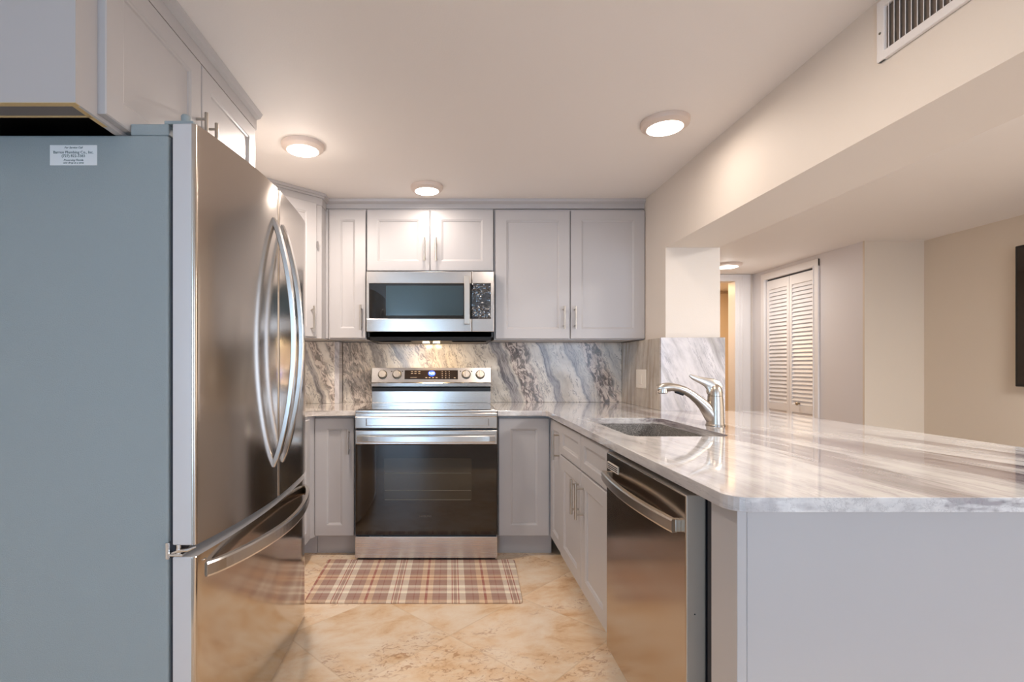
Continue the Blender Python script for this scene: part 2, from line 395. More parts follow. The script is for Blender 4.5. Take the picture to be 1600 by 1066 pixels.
def text(body, size, T, name, mat, parent, shear=0., align='CENTER', ext=.0004, label=None):
    cu = bpy.data.curves.new(name, 'FONT'); cu.body = body; cu.size = size; cu.align_x = align; cu.align_y = 'CENTER'
    cu.extrude = ext; cu.shear = shear; cu.resolution_u = 3
    o = bpy.data.objects.new('tmp_text', cu); C.objects.link(o)
    me = bpy.data.meshes.new_from_object(o.evaluated_get(bpy.context.evaluated_depsgraph_get()))
    bpy.data.objects.remove(o); me.transform(T); me.name = name
    me.materials.clear(); me.materials.append(M[mat])
    q = bpy.data.objects.new(name, me); C.objects.link(q)
    q.parent = parent; q.matrix_parent_inverse = wm(parent).inverted()
    if label: q['label'] = label
    return q
def frame(origin, u, n):
    """local x = along u, local y = outward n, local z = up"""
    u = Vector(u).normalized(); n = Vector(n).normalized()
    m = Matrix.Identity(4)
    for i in range(3): m[i][0] = u[i]; m[i][1] = n[i]; m[i][2] = (0, 0, 1)[i]; m[i][3] = origin[i]
    return m
def textT(origin, u, n):
    """text plane: x along u, y up, z = outward"""
    u = Vector(u).normalized(); n = Vector(n).normalized(); m = Matrix.Identity(4)
    for i in range(3): m[i][0] = u[i]; m[i][1] = (0, 0, 1)[i]; m[i][2] = n[i]; m[i][3] = origin[i]
    return m
def shaker(T, w, h, parent, name='door', st=.07, th=.021, label=None, drawer=False):
    """shaker front: local x 0..w, z 0..h, y 0..th outward; recessed panel with a sloped inner lip"""
    mb = MB(); g = .0015; bv = .0025; rs = .012; rc = .009
    if drawer: st = min(st, .045)
    sz = st*.9
    def ring(i, y): return [T @ Vector(q) for q in ((g+i[0], y, g+i[1]), (w-g-i[0], y, g+i[1]), (w-g-i[0], y, h-g-i[1]), (g+i[0], y, h-g-i[1]))]
    R = [ring((0, 0), 0), ring((0, 0), th-bv), ring((bv, bv), th), ring((st, sz), th), ring((st+.004, sz+.004), th-.003), ring((st+.009, sz+.009), th-.0045), ring((st+rs, sz+rs), th-rc)]
    vs = [[mb.bm.verts.new(v) for v in r] for r in R]
    for a, b_ in zip(vs, vs[1:]):
        for k in range(4): mb.bm.faces.new((a[k], a[(k+1) % 4], b_[(k+1) % 4], b_[k]))
    mb.bm.faces.new(vs[0][::-1]); mb.bm.faces.new(vs[-1])
    return mb.build(name, 'cab', parent, label)
def bar_handle(T, x, z0, z1, parent, th=.021, off=.034, r=.006, horiz=False):
    mb = MB()
    if not horiz:
        mb.tube([T @ Vector((x, th+off, z0)), T @ Vector((x, th+off, z1))], r)
        L = z1-z0
        for z in (z0+L*.14, z1-L*.14): mb.tube([T @ Vector((x, th, z)), T @ Vector((x, th+off, z))], r*.75, 10)
    return mb.build('handle', 'nickel', parent, 'brushed nickel bar handle')

CT = .872; CB = .842; CEIL = 2.228; YW = 3.68; XR = 1.275; XL = -1.475
# ------------------------------------------------------------------ the setting
FRONT = -3.4; FAR = 6.06; XE = 4.14
mb = MB(); mb.box(XL-.15, 1.44, .30, 8.2, -.12, 0)
struct(mb.build('floor', 'floor'))
mb = MB(); mb.prism([(XL-.15, FRONT-.15), (XE+1.2, FRONT-.15), (XE+1.2, 8.2), (1.44, 8.2), (1.44, .30), (XL-.15, .30)], -.12, 0)
struct(mb.build('floor_living', 'planks'))  # unseen plank floor, its pale grey tone chosen to keep the bounce neutral
struct(MB().box(XL-.15, XE+1.2, FRONT-.15, 8.2, CEIL, CEIL+.12).build('ceiling', 'ceiling'))
struct(MB().box(XL-.15, XL, FRONT, YW, 0, CEIL).build('wall_left', 'wall'))
struct(MB().box(XL-.15, 1.598, YW, YW+.14, 0, CEIL).build('wall_back', 'wall'))
# the wall with the pass-through: stub beside the cabinets, header over the peninsula
mb = MB(); mb.box(XR, 1.598, 2.998, YW, 0, CEIL); mb.box(XR, 1.598, FRONT+.9, 2.998, 1.838, CEIL)
struct(mb.build('wall_right', 'wall'))
struct(MB().box(1.498, 1.598, YW+.14, FAR, 0, CEIL).build('wall_hall_left', 'wall'))
# the closet wall with its opening (Y 5.035..5.80, up to z 2.125)
CY0, CY1, CZ = 5.03, 5.80, 2.115
XC = 3.62
struct(MB().box(XC, XC+.12, 4.44, CY0, 0, CEIL).build('wall_closet', 'wall_hall')); struct(MB().box(XC, XC+.12, CY1, FAR, 0, CEIL).build('wall_closet_far', 'wall_hall'))
struct(MB().box(XC, XC+.12, CY0, CY1, CZ, CEIL).build('wall_closet_top', 'wall_hall'))
struct(MB().box(XC-.0005, XE, 4.42, 4.4395, 0, CEIL).build('wall_jog', 'wall_beige'))
struct(MB().box(XE, XE+.12, FRONT, 4.54, 0, CEIL).build('wall_east', 'wall_beige'))
struct(MB().box(XC+.70, XC+.74, CY0-.3, FAR, 0, CEIL).build('wall_closet_back', 'wall'))
# wall at the end of the hall with an open doorway
DX0, DX1, DZ = 2.62, 3.42, 2.145
mb = MB(); mb.box(1.498, DX0, FAR, FAR+.12, 0, CEIL); mb.box(DX1, XE+.9, FAR, FAR+.12, 0, CEIL); mb.box(DX0, DX1, FAR, FAR+.12, DZ, CEIL)
struct(mb.build('wall_hall_end', 'wall'))
struct(MB().box(2.0, 2.1, FAR+.12, 7.4, 0, CEIL).build('wall_bedroom_left', 'wall_beige'))
struct(MB().box(4.22, 4.32, FAR+.12, 7.4, 0, CEIL).build('wall_bedroom_right', 'wall_beige'))
struct(MB().box(2.0, 4.4, 7.4, 7.5, 0, CEIL).build('wall_bedroom_back', 'wall_beige'))
# wall behind the camera with the sliding glass door
mb = MB(); mb.box(XL, -1.30, FRONT-.15, FRONT, 0, CEIL); mb.box(-.50, 1.70, FRONT-.15, FRONT, 0, CEIL); mb.box(4.0, XE, FRONT-.15, FRONT, 0, CEIL)
mb.box(-1.30, -.50, FRONT-.15, FRONT, 2.05, CEIL); mb.box(1.70, 4.0, FRONT-.15, FRONT, 2.05, CEIL)
struct(mb.build('wall_front', 'wall'))
for nm, xa, xb in (('window_1', -1.30, -.50), ('window_added', 1.70, 4.0)):  # the second frame is unseen, added along with the living-side fill light
    mb = MB()
    for x in (xa, (xa+xb)/2-.03, xb-.06): mb.box(x, x+.06, FRONT-.1, FRONT-.04, 0, 2.05)
    for z in (0.001, 1.99): mb.box(xa, xb, FRONT-.1, FRONT-.04, z, z+.06)
    struct(mb.build(nm, 'white'))
# wall chase in the left corner
struct(MB().box(XL, -.8125, 3.56, YW, 0, CEIL).build('wall_chase', 'wall'))
# door casings
def casing_x(name, x, y0, y1, z, wd=.075, t=.018):
    """casing on a wall facing -x, mitred, with an inner bead"""
    mb = MB()
    for a, b_ in ((y0-wd, y0), (y1, y1+wd)): mb.box(x-t, x, a, b_, 0, z+wd, .003)
    mb.box(x-t-.0005, x, y0-wd, y1+wd, z, z+wd, .003)
    for a, b_ in ((y0-.016, y0-.004), (y1+.004, y1+.016)): mb.box(x-t-.006, x-t+.002, a, b_, 0, z+.01, .002)
    mb.box(x-t-.006, x-t+.002, y0-.016, y1+.016, z+.004, z+.016, .002)
    return struct(mb.build(name, 'white'))
casing_x('trim_1', XC, CY0, CY1, CZ, .072)
mb = MB(); wd = .165
mb.box(DX1-.006, DX1+wd, FAR-.02, FAR, 0, DZ+.08, .003); mb.box(DX0-.08, DX1+wd, FAR-.021, FAR, DZ, DZ+.08, .003)
mb.box(DX0-.08, DX0, FAR-.02, FAR, 0, DZ+.08, .003)
for a in (.02, .06): mb.box(DX1+a, DX1+a+.018, FAR-.028, FAR-.015, 0, DZ+.03+a*.5, .003)
mb.box(DX1-.02, DX1-.005, FAR-.02, FAR+.13, 0, DZ)
struct(mb.build('trim_2', 'white'))
mb = MB(); mb.box(3.93, 4.06, 7.375, 7.4, 0, 2.19, .004); mb.box(3.0, 4.06, 7.374, 7.4, 2.11, 2.19, .004)
struct(mb.build('trim_3', 'wall_beige'))
# baseboards
struct(MB().box(XE-.014, XE, FRONT, 4.42, 0, .11, .004).build('baseboard_east', 'white'))
mb = MB(); mb.box(XC-.014, XC, 4.42, CY0-.08, 0, .11, .004); struct(mb.build('baseboard_closet', 'white'))
# louvered bifold closet door
def louver_leaf(T, w, h, parent, name, rail_z):
    mb = MB(); s = .038; t = .028
    mb.box(0, s, 0, t, 0, h, .002, T=T); mb.box(w-s, w, 0, t, 0, h, .002, T=T)
    for z0, z1 in ((0, .12), (rail_z, rail_z+.075), (h-.10, h)): mb.box(s, w-s, 0, t, z0, z1, .002, T=T)
    for a, b_ in ((.12, rail_z), (rail_z+.075, h-.10)):
        n = int((b_-a)/.042)
        for i in range(n):
            z = a+(i+.5)*(b_-a)/n
            q = [(.002, z+.018), (.008, z+.021), (t-.002, z-.016), (t-.008, z-.020)]
            mb.prism([(y, zz) for y, zz in q], s-.004, w-s+.004, axis='x', T=T)
    return mb.build(name, 'white', parent)
cl = thing('louvered_closet_door', 'white louvered bifold closet door in the white casing of the hall', 'door', (XC, (CY0+CY1)/2, 0))
hw = (CY1-CY0)/2-.004
for y in (CY1-.003, CY1-hw-.008):
    T = frame((XC+.033, y, .012), (0, -1, 0), (-1, 0, 0))
    lf = louver_leaf(T, hw, CZ-.03, cl, 'door_leaf', .635)
    if y < CY1-.1:
        kb = MB(); T2 = frame((XC+.005, CY1-hw-.008-hw*.42, .74), (0, -1, 0), (-1, 0, 0)) @ Matrix.Rotation(-PI/2, 4, 'X')
        kb.lathe([(0, 0), (.010, 0), (.007, .012), (.016, .022), (.018, .030), (.012, .038), (0, .040)], 16, T=T2)
        kb.build('knob', 'brass', lf, 'dark round knob')
struct(MB().box(XC+.02, XC+.10, CY0, CY1, CZ-.012, CZ-.0005).build('trim_4', 'gap'))
d2 = thing('louvered_door', 'cream louvered door in the lit room beyond the hall doorway', 'door', (3.55, 7.37, 0))
louver_leaf(frame((3.30, 7.392, .012), (1, 0, 0), (0, -1, 0)), .61, 2.08, d2, 'door_leaf', .7)

# ------------------------------------------------------------------ ceiling lamps
def ceiling_lamp(x, y, r, label, watts, glow=1., LAMP_C=LAMP_C):
    t = thing('ceiling_light', label, 'ceiling light', (x, y, CEIL), 'round flush ceiling lights')
    T = Matrix.Translation((x, y, CEIL))
    MB().lathe([(0, -.0005), (r, -.0005), (r, -.012), (r*.97, -.020), (r*.78, -.032), (r*.74, -.032), (r*.73, -.026), (0, -.026)], 48, T=T).build('rim', 'lamp_rim', t)
    MB().lathe([(0, -.0265), (r*.72, -.0265), (r*.72, -.033), (r*.5, -.037), (0, -.039)], 40, T=T).build('lens', 'lamp_lens', t)
    l = area('lamp_light', (x, y, CEIL-.045), (0, 0, 0), r*1.4, r*1.4, watts, LAMP_C, 'DISK')
    pl = bpy.data.lights.new('lamp_glow', 'POINT'); pl.energy = watts*LAMP_P/LAMP_W*glow; pl.color = LAMP_C; pl.shadow_soft_size = .05
    po = bpy.data.objects.new('lamp_glow', pl); C.objects.link(po); po.location = (x, y, CEIL-.11); po.parent = t; po.matrix_parent_inverse = Matrix.Translation((x, y, CEIL)).inverted()
    l.parent = t; l.matrix_parent_inverse = Matrix.Translation((x, y, CEIL)).inverted()
    return t
ceiling_lamp(-.729, 2.494, .102, 'round ceiling light nearest the refrigerator', LAMP_W*.75, .4)
ceiling_lamp(.957, 2.258, .104, 'round ceiling light nearest the header wall and its vent', LAMP_W*.10, .1)
ceiling_lamp(-.144, 3.075, .098, 'round ceiling light in front of the cabinets over the microwave', LAMP_W*.12, .1)
ceiling_lamp(2.98, 5.45, .145, 'round ceiling light of the hall, partly behind the wall end', 3.0, 1., (1, .97, .94))
l = area('bedroom_lamp', (3.1, 6.8, 2.19), (0, 0, 0), .2, .2, 7, (1.0, .66, .34), 'DISK')
# ------------------------------------------------------------------ air vent on the header
vt = thing('air_vent', 'white slatted air vent high on the header wall', 'vent', (XR, 1.26, 2.03))
mb = MB(); y0, y1, z0, z1 = .98, 1.50, 2.033, 2.212; f = .026
mb.box(XR-.012, XR, y0, y1, z0, z0+f, .003); mb.box(XR-.012, XR, y0, y1, z1-f, z1, .003)
mb.box(XR-.0122, XR, y0, y0+f, z0, z1, .003); mb.box(XR-.0122, XR, y1-f, y1, z0, z1, .003)
mb.build('frame', 'white', vt)
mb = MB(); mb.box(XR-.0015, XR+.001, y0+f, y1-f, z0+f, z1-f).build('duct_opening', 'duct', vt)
mb = MB(); n = 26
for i in range(n):
    y = y0+f+(i+.5)*(y1-y0-2*f)/n
    mb.prism([(XR-.010, y-.0035), (XR-.009, y-.0050), (XR-.0012, y+.003), (XR-.0022, y+.0045)], z0+f-.002, z1-f+.002)
mb.build('slats', 'white', vt)
mb = MB(); mb.lathe([(0, 0), (.004, 0), (.003, .002), (0, .0025)], 10, T=frame((XR-.012, y1-.013, 2.115), (0, 1, 0), (-1, 0, 0)) @ Matrix.Rotation(-PI/2, 4, 'X')).build('screw', 'rack', vt)
# ------------------------------------------------------------------ television on the east wall
tv = thing('television', 'black flat television on the beige wall at the right edge', 'television', (XE, 3.1, 1.4))
MB().box(XE-.055, XE-.012, 2.45, 3.66, .985, 2.0, .006).build('housing', 'tv', tv)
MB().box(XE-.057, XE-.0545, 2.47, 3.64, 1.005, 1.98).build('screen', 'black_glass', tv)
MB().box(XE-.013, XE-.001, 2.9, 3.2, 1.3, 1.7).build('wall_bracket', 'dark', tv)

# ------------------------------------------------------------------ upper cabinets, back wall
YD = 3.327   # box front, doors stand 21 mm proud
def at(px, Y): return (px-VX)*Y/FPX
def zt(py, Y): return H-(py-VY)*Y/FPX
ZB, ZT = 1.316, zt(328, 3.306)
def upper(name, label, x0, x1, zb, zt_, doors, handles, group=None, depth_to=YW-.022):
    t = thing(name, label, 'cabinet', ((x0+x1)/2, YW-.17, zb), group)
    MB().box(x0+.0015, x1-.0015, YD, depth_to, zb-.006, zt_+.012, .001).build('body', 'cab', t)
    T = frame((0, YD, 0), (1, 0, 0), (0, -1, 0))
    for (a, b_), hx in zip(doors, handles):
        T = frame((a, YD, zb), (1, 0, 0), (0, -1, 0))
        d = shaker(T, b_-a, zt_-zb, t)
        bar_handle(frame((0, YD, 0), (1, 0, 0), (0, -1, 0)), at(hx[0], 3.27), zt(hx[2], 3.27), zt(hx[1], 3.27), d)
    return t
Y0 = 3.306
upper('wall_cabinet', 'narrow grey single-door wall cabinet left of the microwave', at(512, Y0), at(572.2, Y0), ZB, ZT,
      [(at(514.5, Y0), at(571.5, Y0))], [(563, 476, 516)])
zm = zt(423.5, Y0)
upper('wall_cabinet', 'short grey two-door wall cabinet directly over the microwave', at(572.2, Y0), at(771.8, Y0), zm, ZT,
      [(at(573, Y0), at(671.6, Y0)), (at(672.4, Y0), at(771, Y0))], [(663, 371, 407), (681, 371, 407)])
upper('wall_cabinet', 'tall wide grey two-door wall cabinet right of the microwave', at(772, Y0), at(1008.5, Y0), ZB-.004, ZT-.003,
      [(at(774, Y0), at(890.8, Y0)), (at(891.6, Y0), at(1008, Y0))], [(882.5, 478, 514), (900, 478, 514)])
# filler and crown along the back run
mb = MB(); mb.box(at(503, Y0)-.02, at(512, Y0)-.001, YD-.002, YD+.02, ZB, ZT+.01).build('x', 'cab')
fl = bpy.data.objects['x']; fl.name = 'cabinet_filler'; tag(fl, 'thin grey filler strip between corner cabinet and narrow wall cabinet', 'filler strip')
cr = thing('crown_molding', 'grey stepped crown molding above the back wall cabinets', 'molding', (.2, YD, ZT))
mb = MB(); xa, xb = at(503, 3.3), XR-.001
mb.prism([(YD-.004, ZT+.013), (YD-.006, CEIL-.030), (YD-.020, CEIL-.020), (YD-.026, CEIL-.018), (YD-.030, CEIL-.001), (YD+.03, CEIL-.001), (YD+.03, ZT+.013)], xa, xb, axis='x')
mb.build('profile', 'cab', cr)
# ------------------------------------------------------------------ diagonal corner cabinet
P1 = Vector((-.820, 3.215, 0)); P0 = Vector((-1.150, 2.885, 0)); u = (P1-P0).normalized(); nrm = Vector((u.y, -u.x, 0))
cc = thing('corner_wall_cabinet', 'grey diagonal corner wall cabinet half hidden behind the refrigerator', 'cabinet', (-1.2, 3.2, ZB))
mb = MB(); pts = [(P0.x, P0.y), (P1.x, P1.y), (P1.x, 3.557), (XL+.002, 3.557), (XL+.002, P0.y)]
mb.prism(pts, ZB-.006, CEIL-.06).build('body', 'cab', cc)
L = (P1-P0).length
T = frame((P0.x+u.x*.045, P0.y+u.y*.045, ZB), u, nrm)
d = shaker(T, L-.09, ZT-ZB, cc)
bar_handle(T, L-.09-.04, .03, .19, d)
mb = MB(); mb.box(L-.091, L-.083, -.002, .030, .56, .60, .002, T=T); mb.build('hinge', 'chrome', d, 'small chrome hinge')
q0, q1 = P0-u*.02+nrm*.0, P1
mb = MB()
for k, (o, za, zb_) in enumerate(((.004, CEIL-.075, CEIL-.03), (.016, CEIL-.03, CEIL-.018), (.026, CEIL-.018, CEIL-.001))):
    a = q0+nrm*o; b_ = q1+nrm*o+u*(o*.42)
    mb.prism([(a.x, a.y), (b_.x, b_.y), (P1.x+o, 3.557), (P1.x-.05, 3.557), (P1.x-.08, P1.y), (q0.x-.05, q0.y+.05)], za, zb_)
mb.build('crown', 'cab', cc)
# ------------------------------------------------------------------ cabinet over the refrigerator
XF = -.862; CY = 1.162; OE = 2.185
oc = thing('refrigerator_cabinet', 'deep grey two-door cabinet over the refrigerator', 'cabinet', (-1.17, 1.67, 1.75))
zb = 1.7436
mb = MB()
mb.box(XL+.001, XF, CY, CY+.016, zb, CEIL-.005); mb.box(XL+.001, XF, OE-.016, OE, zb, CEIL-.005)
mb.box(XF-.02, XF, CY+.016, OE-.016, zb, CEIL-.005)
mb.box(XL+.001, XF-.02, CY+.016, OE-.016, zb+.055, zb+.07); mb.box(XL+.001, XL+.012, CY+.016, OE-.016, zb+.07, CEIL-.005)
mb.build('body', 'cab', oc)
mb = MB()
mb.box(XL+.02, XF-.001, CY+.0005, CY+.0155, zb-.0015, zb+.0005)
mb.box(XF-.0195, XF-.008, CY+.016, CY+.12, zb-.001, zb+.0005)
mb.build('raw_edge', 'raw_wood', oc, 'unpainted plywood edge under the cabinet')
MB().box(XL+.02, -.874, 1.2265, 1.232, zb-.001, zb+.012).build('raw_edge', 'raw_wood', oc, 'unpainted plywood edge under the cabinet')
MB().box(XL+.02, XF-.0205, CY+.0165, 1.226, zb+.001, zb+.012).build('underside_rail', 'cab_dim', oc, 'grey rail under the cabinet')  # cabinet paint dimmed, the shade under the cabinet is in its colour
mb = MB(); mb.box(XL+.02, XF-.021, CY+.016, OE-.016, zb+.05, zb+.0545); mb.build('underside_shade_sheet', 'dark', oc)  # black sheet that puts the shade of the deep recess into colour
for k, (a, b_, hy) in enumerate(((1.233, 1.708, 1.672), (1.710, 2.180, 1.744))):
    T = frame((XF, a, 1.752), (0, 1, 0), (1, 0, 0)); d = shaker(T, b_-a, 2.158-1.752, oc, st=.065)
    bar_handle(T, hy-a, .075, .222, d)
mb = MB()
mb.prism([(XF+.001, 2.160), (XF+.019, 2.160), (XF+.019, CEIL-.024), (XF+.036, CEIL-.018), (XF+.046, CEIL-.001), (XF-.03, CEIL-.001), (XF-.03, 2.160)], CY, OE+.012, axis='y')
mb.build('crown', 'cab', oc)
# ------------------------------------------------------------------ refrigerator
FY0, FY1 = 1.323, 2.311; XFR = -.668; XCASE = -.7385; BUL = .050
fr = thing('refrigerator', 'large stainless french-door refrigerator with grey side panel', 'refrigerator', (-1.05, 1.817, 0))
mb = MB(); mb.box(-1.44, XCASE, FY0, FY1, .02, 1.742, .006, 3); mb.build('case', 'fridge_case', fr, 'grey textured metal case')
mb = MB(); mb.box(-.8395, XCASE-.001, FY0+.002, FY1-.002, 1.742, 1.773, .004); mb.build('top_cover', 'fridge_case', fr, 'raised grey top cover')
mb = MB(); mb.box(XCASE+.0005, XCASE+.012, FY0+.012, FY1-.012, .04, 1.74); mb.build('gasket', 'gap', fr, 'dark door gasket')
YM = (FY0+FY1)/2
def fx(y):
    t_ = (y-YM)/((FY1-FY0)/2)
    return XFR+BUL*(1-(t_**2 if t_ < 0 else .55*t_**1.4+.45*t_**10))
def fridge_front(y0, y1, z0, z1, name, rnear, rfar):
    pts = [(XCASE+.012, y0)]
    # rounded near corner
    def corner(ye, sgn, r):
        sl = abs(fx(ye+sgn*(r+.002))-fx(ye+sgn*r))/.002; A = PI/2-math.atan(sl)*(1 if (ye-YM)*sgn < 0 else -1)
        yc = ye+sgn*r; ym = yc-sgn*r*math.cos(A); xc = fx(ym)-r*math.sin(A)
        return [(xc+r*math.sin(A*q/8), yc-sgn*r*math.cos(A*q/8)) for q in range(9)]
    ca, cb = corner(y0, 1, rnear), corner(y1, -1, rfar)[::-1]
    pts += ca
    n = 48; ya, yb_ = ca[-1][1], cb[0][1]
    for i in range(1, n): y = ya+(yb_-ya)*i/n; pts.append((fx(y), y))
    pts += cb
    pts += [(XCASE+.012, y1)]
    mb = MB(); mb.prism(pts, z0, z1, .003, 2)
    for f in mb.bm.faces:
        f.normal_update(); c = f.calc_center_median()
        if c.x < fx(min(max(c.y, FY0), FY1))-.012 or abs(f.normal.z) > .8: f.material_index = 1
        f.smooth = abs(f.normal.z) < .2
    return mb
ld = fridge_front(FY0, YM-.0025, .668, 1.772, 'l', .012, .010).build('refrigerator_door', ['fridge_steel', 'fridge_side'], fr, 'left french door of brushed steel')
rd = fridge_front(YM+.0025, FY1, .668, 1.772, 'r', .010, .012).build('refrigerator_door', ['fridge_steel', 'fridge_side'], fr, 'right french door of brushed steel')
BUL = .038
fz = fridge_front(FY0, FY1, .03, .637, 'f', .012, .012).build('freezer_drawer', ['drawer_steel', 'fridge_side'], fr, 'wide steel freezer drawer')
def bow(y, z0, z1, out, parent):
    pts = []; n = 28
    for i in range(n+1):
        s_ = i/n; z = z0+(z1-z0)*s_
        pts.append((fx(y)-.004+out*(math.sin(PI*s_))**.75, y, z))
    MB().sweep_rect(pts, (1, 0, 0), .021, .018).build('handle', 'handle_steel', parent, 'long bowed steel handle')
BUL = .050
bow(YM-.046, .787, 1.652, .074, ld); bow(YM+.046, .787, 1.652, .074, rd)
BUL = .038
pts = []; n = 36
for i in range(n+1):
    s_ = i/n; y = 1.372+(2.262-1.372)*s_
    pts.append((fx(y)-.003+.072*math.sin(PI*s_)**.7, y, .586))
MB().sweep_rect(pts, (1, 0, 0), .040, .017).build('handle', 'handle_steel', fz, 'wide bowed steel handle')
mb = MB(); mb.tube([(fx(1.36)+.0005, 1.352, .618), (fx(1.37)+.0008, 1.366, .618)], .0012, 6); mb.build('brand_mark', 'chrome', fz)
# hinges
mb = MB(); mb.box(-.752, -.676, FY0+.004, FY0+.05, 1.7725, 1.782, .002); mb.lathe([(.012, 0), (.012, .020), (.009, .024), (0, .024)], 16, T=Matrix.Translation((-.705, FY0+.024, 1.781)))
mb.build('top_hinge', 'fridge_case', fr, 'grey top hinge cover')
mb = MB()
mb.box(-.744, -.734, FY0-.006, FY0+.02, .632, .676, .003); mb.box(-.736, -.700, FY0-.002, FY0+.05, .6385, .645, .002)
mb.tube([(-.732, FY0+.006, .645), (-.712, FY0+.004, .652), (-.690, FY0+.006, .654), (-.672, FY0+.012, .660)], [.004, .006, .006, .003], 8, sy=.8)
mb.tube([(-.715, FY0+.006, .640), (-.715, FY0+.006, .668)], .006, 10)
mb.build('middle_hinge', 'chrome', fr, 'chrome middle hinge')
for x, y in ((-1.40, FY0+.04), (-1.40, FY1-.04), (-.78, FY0+.04), (-.78, FY1-.04)): MB().tube([(x, y, 0), (x, y, .025)], .018, 10).build('foot', 'dark', fr)
# service sticker
sx0, sx1, sz0, sz1 = at(78.5, FY0), at(152, FY0), zt(258.5, FY0), zt(227, FY0)
st = MB().box(sx0, sx1, FY0-.0012, FY0-.0001, sz0, sz1).build('service_sticker', 'paper', fr, 'white service sticker with green-grey print')
cx = (sx0+sx1)/2; hh = sz1-sz0
for i, (s_, sz, fz_, sh) in enumerate((('For Service Call', .0085, .87, .35), ('Barron Plumbing Co., Inc.', .0118, .635, 0), ('(727) 822-3383', .0115, .455, 0), ('Preserving Florida', .0082, .25, .35), ('one drop at a time', .0082, .12, .35))):
    text(s_, sz*.86, textT((cx, FY0-.0013, sz0+hh*fz_), (1, 0, 0), (0, -1, 0)), 'lettering', 'ink', st, shear=sh)

# ------------------------------------------------------------------ base cabinets
YBD = 3.005; YBB = YBD+.021   # base door faces / box front
KZ = .115
def base_handle(T, x, z0, z1, d): bar_handle(T, x, z0, z1, d)
def base_back(name, label, x0, x1, dx0, dx1, handle):
    t = thing(name, label, 'cabinet', ((x0+x1)/2, 3.35, 0))
    mb = MB(); mb.box(x0, x1, YBB, YW-.023, KZ, CB-.001, .001); mb.box(x0, x1, YBB+.045, YW-.023, 0, KZ)
    mb.build('body', 'cab', t)
    T = frame((dx0, YBB, .124), (1, 0, 0), (0, -1, 0))
    d = shaker(T, dx1-dx0, .826-.124, t)
    if handle: bar_handle(T, handle[0]-dx0, zt(handle[2], 2.96)-.124, zt(handle[1], 2.96)-.124, d)
    return t
base_back('base_cabinet', 'narrow grey base cabinet left of the range', -.806, at(554.5, YBD), at(491.5, YBD), at(553.5, YBD), (at(543, 2.96), 672, 711))
base_back('base_cabinet', 'grey base cabinet door right of the range, without handle', at(778, YBD), .612, at(779, YBD), .588, None)
# left-hand run beside the refrigerator
t = thing('corner_base_cabinet', 'grey corner base cabinet between refrigerator and narrow base cabinet', 'cabinet', (-1.15, 2.8, 0))
mb = MB(); mb.prism([(XL+.001, 2.33), (-.838, 2.33), (-.838, 2.965), (-.808, 3.018), (-.808, YW-.125), (XL+.001, YW-.125)], KZ, CB-.001)
mb.prism([(XL+.001, 2.33), (-.90, 2.33), (-.90, 3.07), (-.808, 3.07), (-.808, YW-.125), (XL+.001, YW-.125)], 0, KZ); mb.build('body', 'cab', t)
d = shaker(frame((-.838, 2.94, .124), (0, -1, 0), (1, 0, 0)), .58, .702, t)
# peninsula
XPD, XPB = .589, .610
YS0, YSM, YS1, YF1 = 1.878, 2.285, 2.713, 3.003
t = thing('corner_filler_cabinet', 'narrow grey cabinet door in the corner beside the sink cabinet', 'cabinet', (.9, 2.85, 0))
mb = MB(); mb.box(XPB+.003, XR-.06, YS1+.001, YBB-.002, KZ, CB-.001); mb.box(XPB+.065, XR-.06, YS1+.001, YBB-.002, 0, KZ); mb.build('body', 'cab', t)
T = frame((XPB+.003, YF1-.003, .124), (0, -1, 0), (-1, 0, 0))
d = shaker(T, YF1-.003-YS1-.001, .702, t, st=.06); bar_handle(T, YF1-.003-YS1-.045, .500, .655, d)
t = thing('sink_cabinet', 'grey sink base cabinet with two false drawer fronts and two doors', 'cabinet', (.9, 2.3, 0))
mb = MB(); mb.box(XPB, XPB+.018, YS0+.002, YS1-.001, KZ, CB-.001); mb.box(XPB, XR-.06, YS0+.002, YS0+.018, KZ, CB-.001); mb.box(XPB, XR-.06, YS1-.017, YS1-.001, KZ, CB-.001)
mb.box(XR-.08, XR-.06, YS0+.002, YS1-.001, KZ, CB-.001); mb.box(XPB, XR-.06, YS0+.002, YS1-.001, KZ, KZ+.018); mb.box(XPB+.065, XR-.06, YS0+.002, YS1-.001, 0, KZ)
mb.build('body', 'cab', t)
for (a, b_, side) in ((YS1-.002, YSM+.001, 1), (YSM-.001, YS0+.003, -1)):
    T = frame((XPB, a, 0), (0, -1, 0), (-1, 0, 0)); wd = a-b_
    T1 = T @ Matrix.Translation((0, 0, .664)); shaker(T1, wd, .826-.664, t, 'drawer_front', drawer=True)
    T1 = T @ Matrix.Translation((0, 0, .124)); d = shaker(T1, wd, .658-.124, t)
    bar_handle(T1, wd-.040 if side > 0 else .040, .330, .490, d)
# dishwasher
XDW = .575; DY0, DY1 = 1.236, 1.864
dw = thing('dishwasher', 'brown-tinted stainless dishwasher under the peninsula worktop', 'dishwasher', (.88, 1.55, 0))
mb = MB(); mb.box(XDW+.052, XR-.08, DY0+.012, DY1-.006, .10, .828); mb.build('tub', 'gap', dw)
mb = MB(); mb.box(XDW+.09, XR-.1, DY0+.012, DY1-.006, 0, .10); mb.build('toe_panel', 'dark', dw)
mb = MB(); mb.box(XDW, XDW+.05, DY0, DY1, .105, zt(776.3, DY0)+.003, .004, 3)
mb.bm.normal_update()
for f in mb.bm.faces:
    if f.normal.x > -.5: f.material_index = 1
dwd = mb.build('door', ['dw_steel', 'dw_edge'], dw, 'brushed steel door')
pts = []; n = 30
for i in range(n+1):
    s_ = i/n; y = 1.262+(1.846-1.262)*s_
    pts.append((XDW-.016-.024*math.sin(PI*s_)**.8 if True else 0, y, .738))
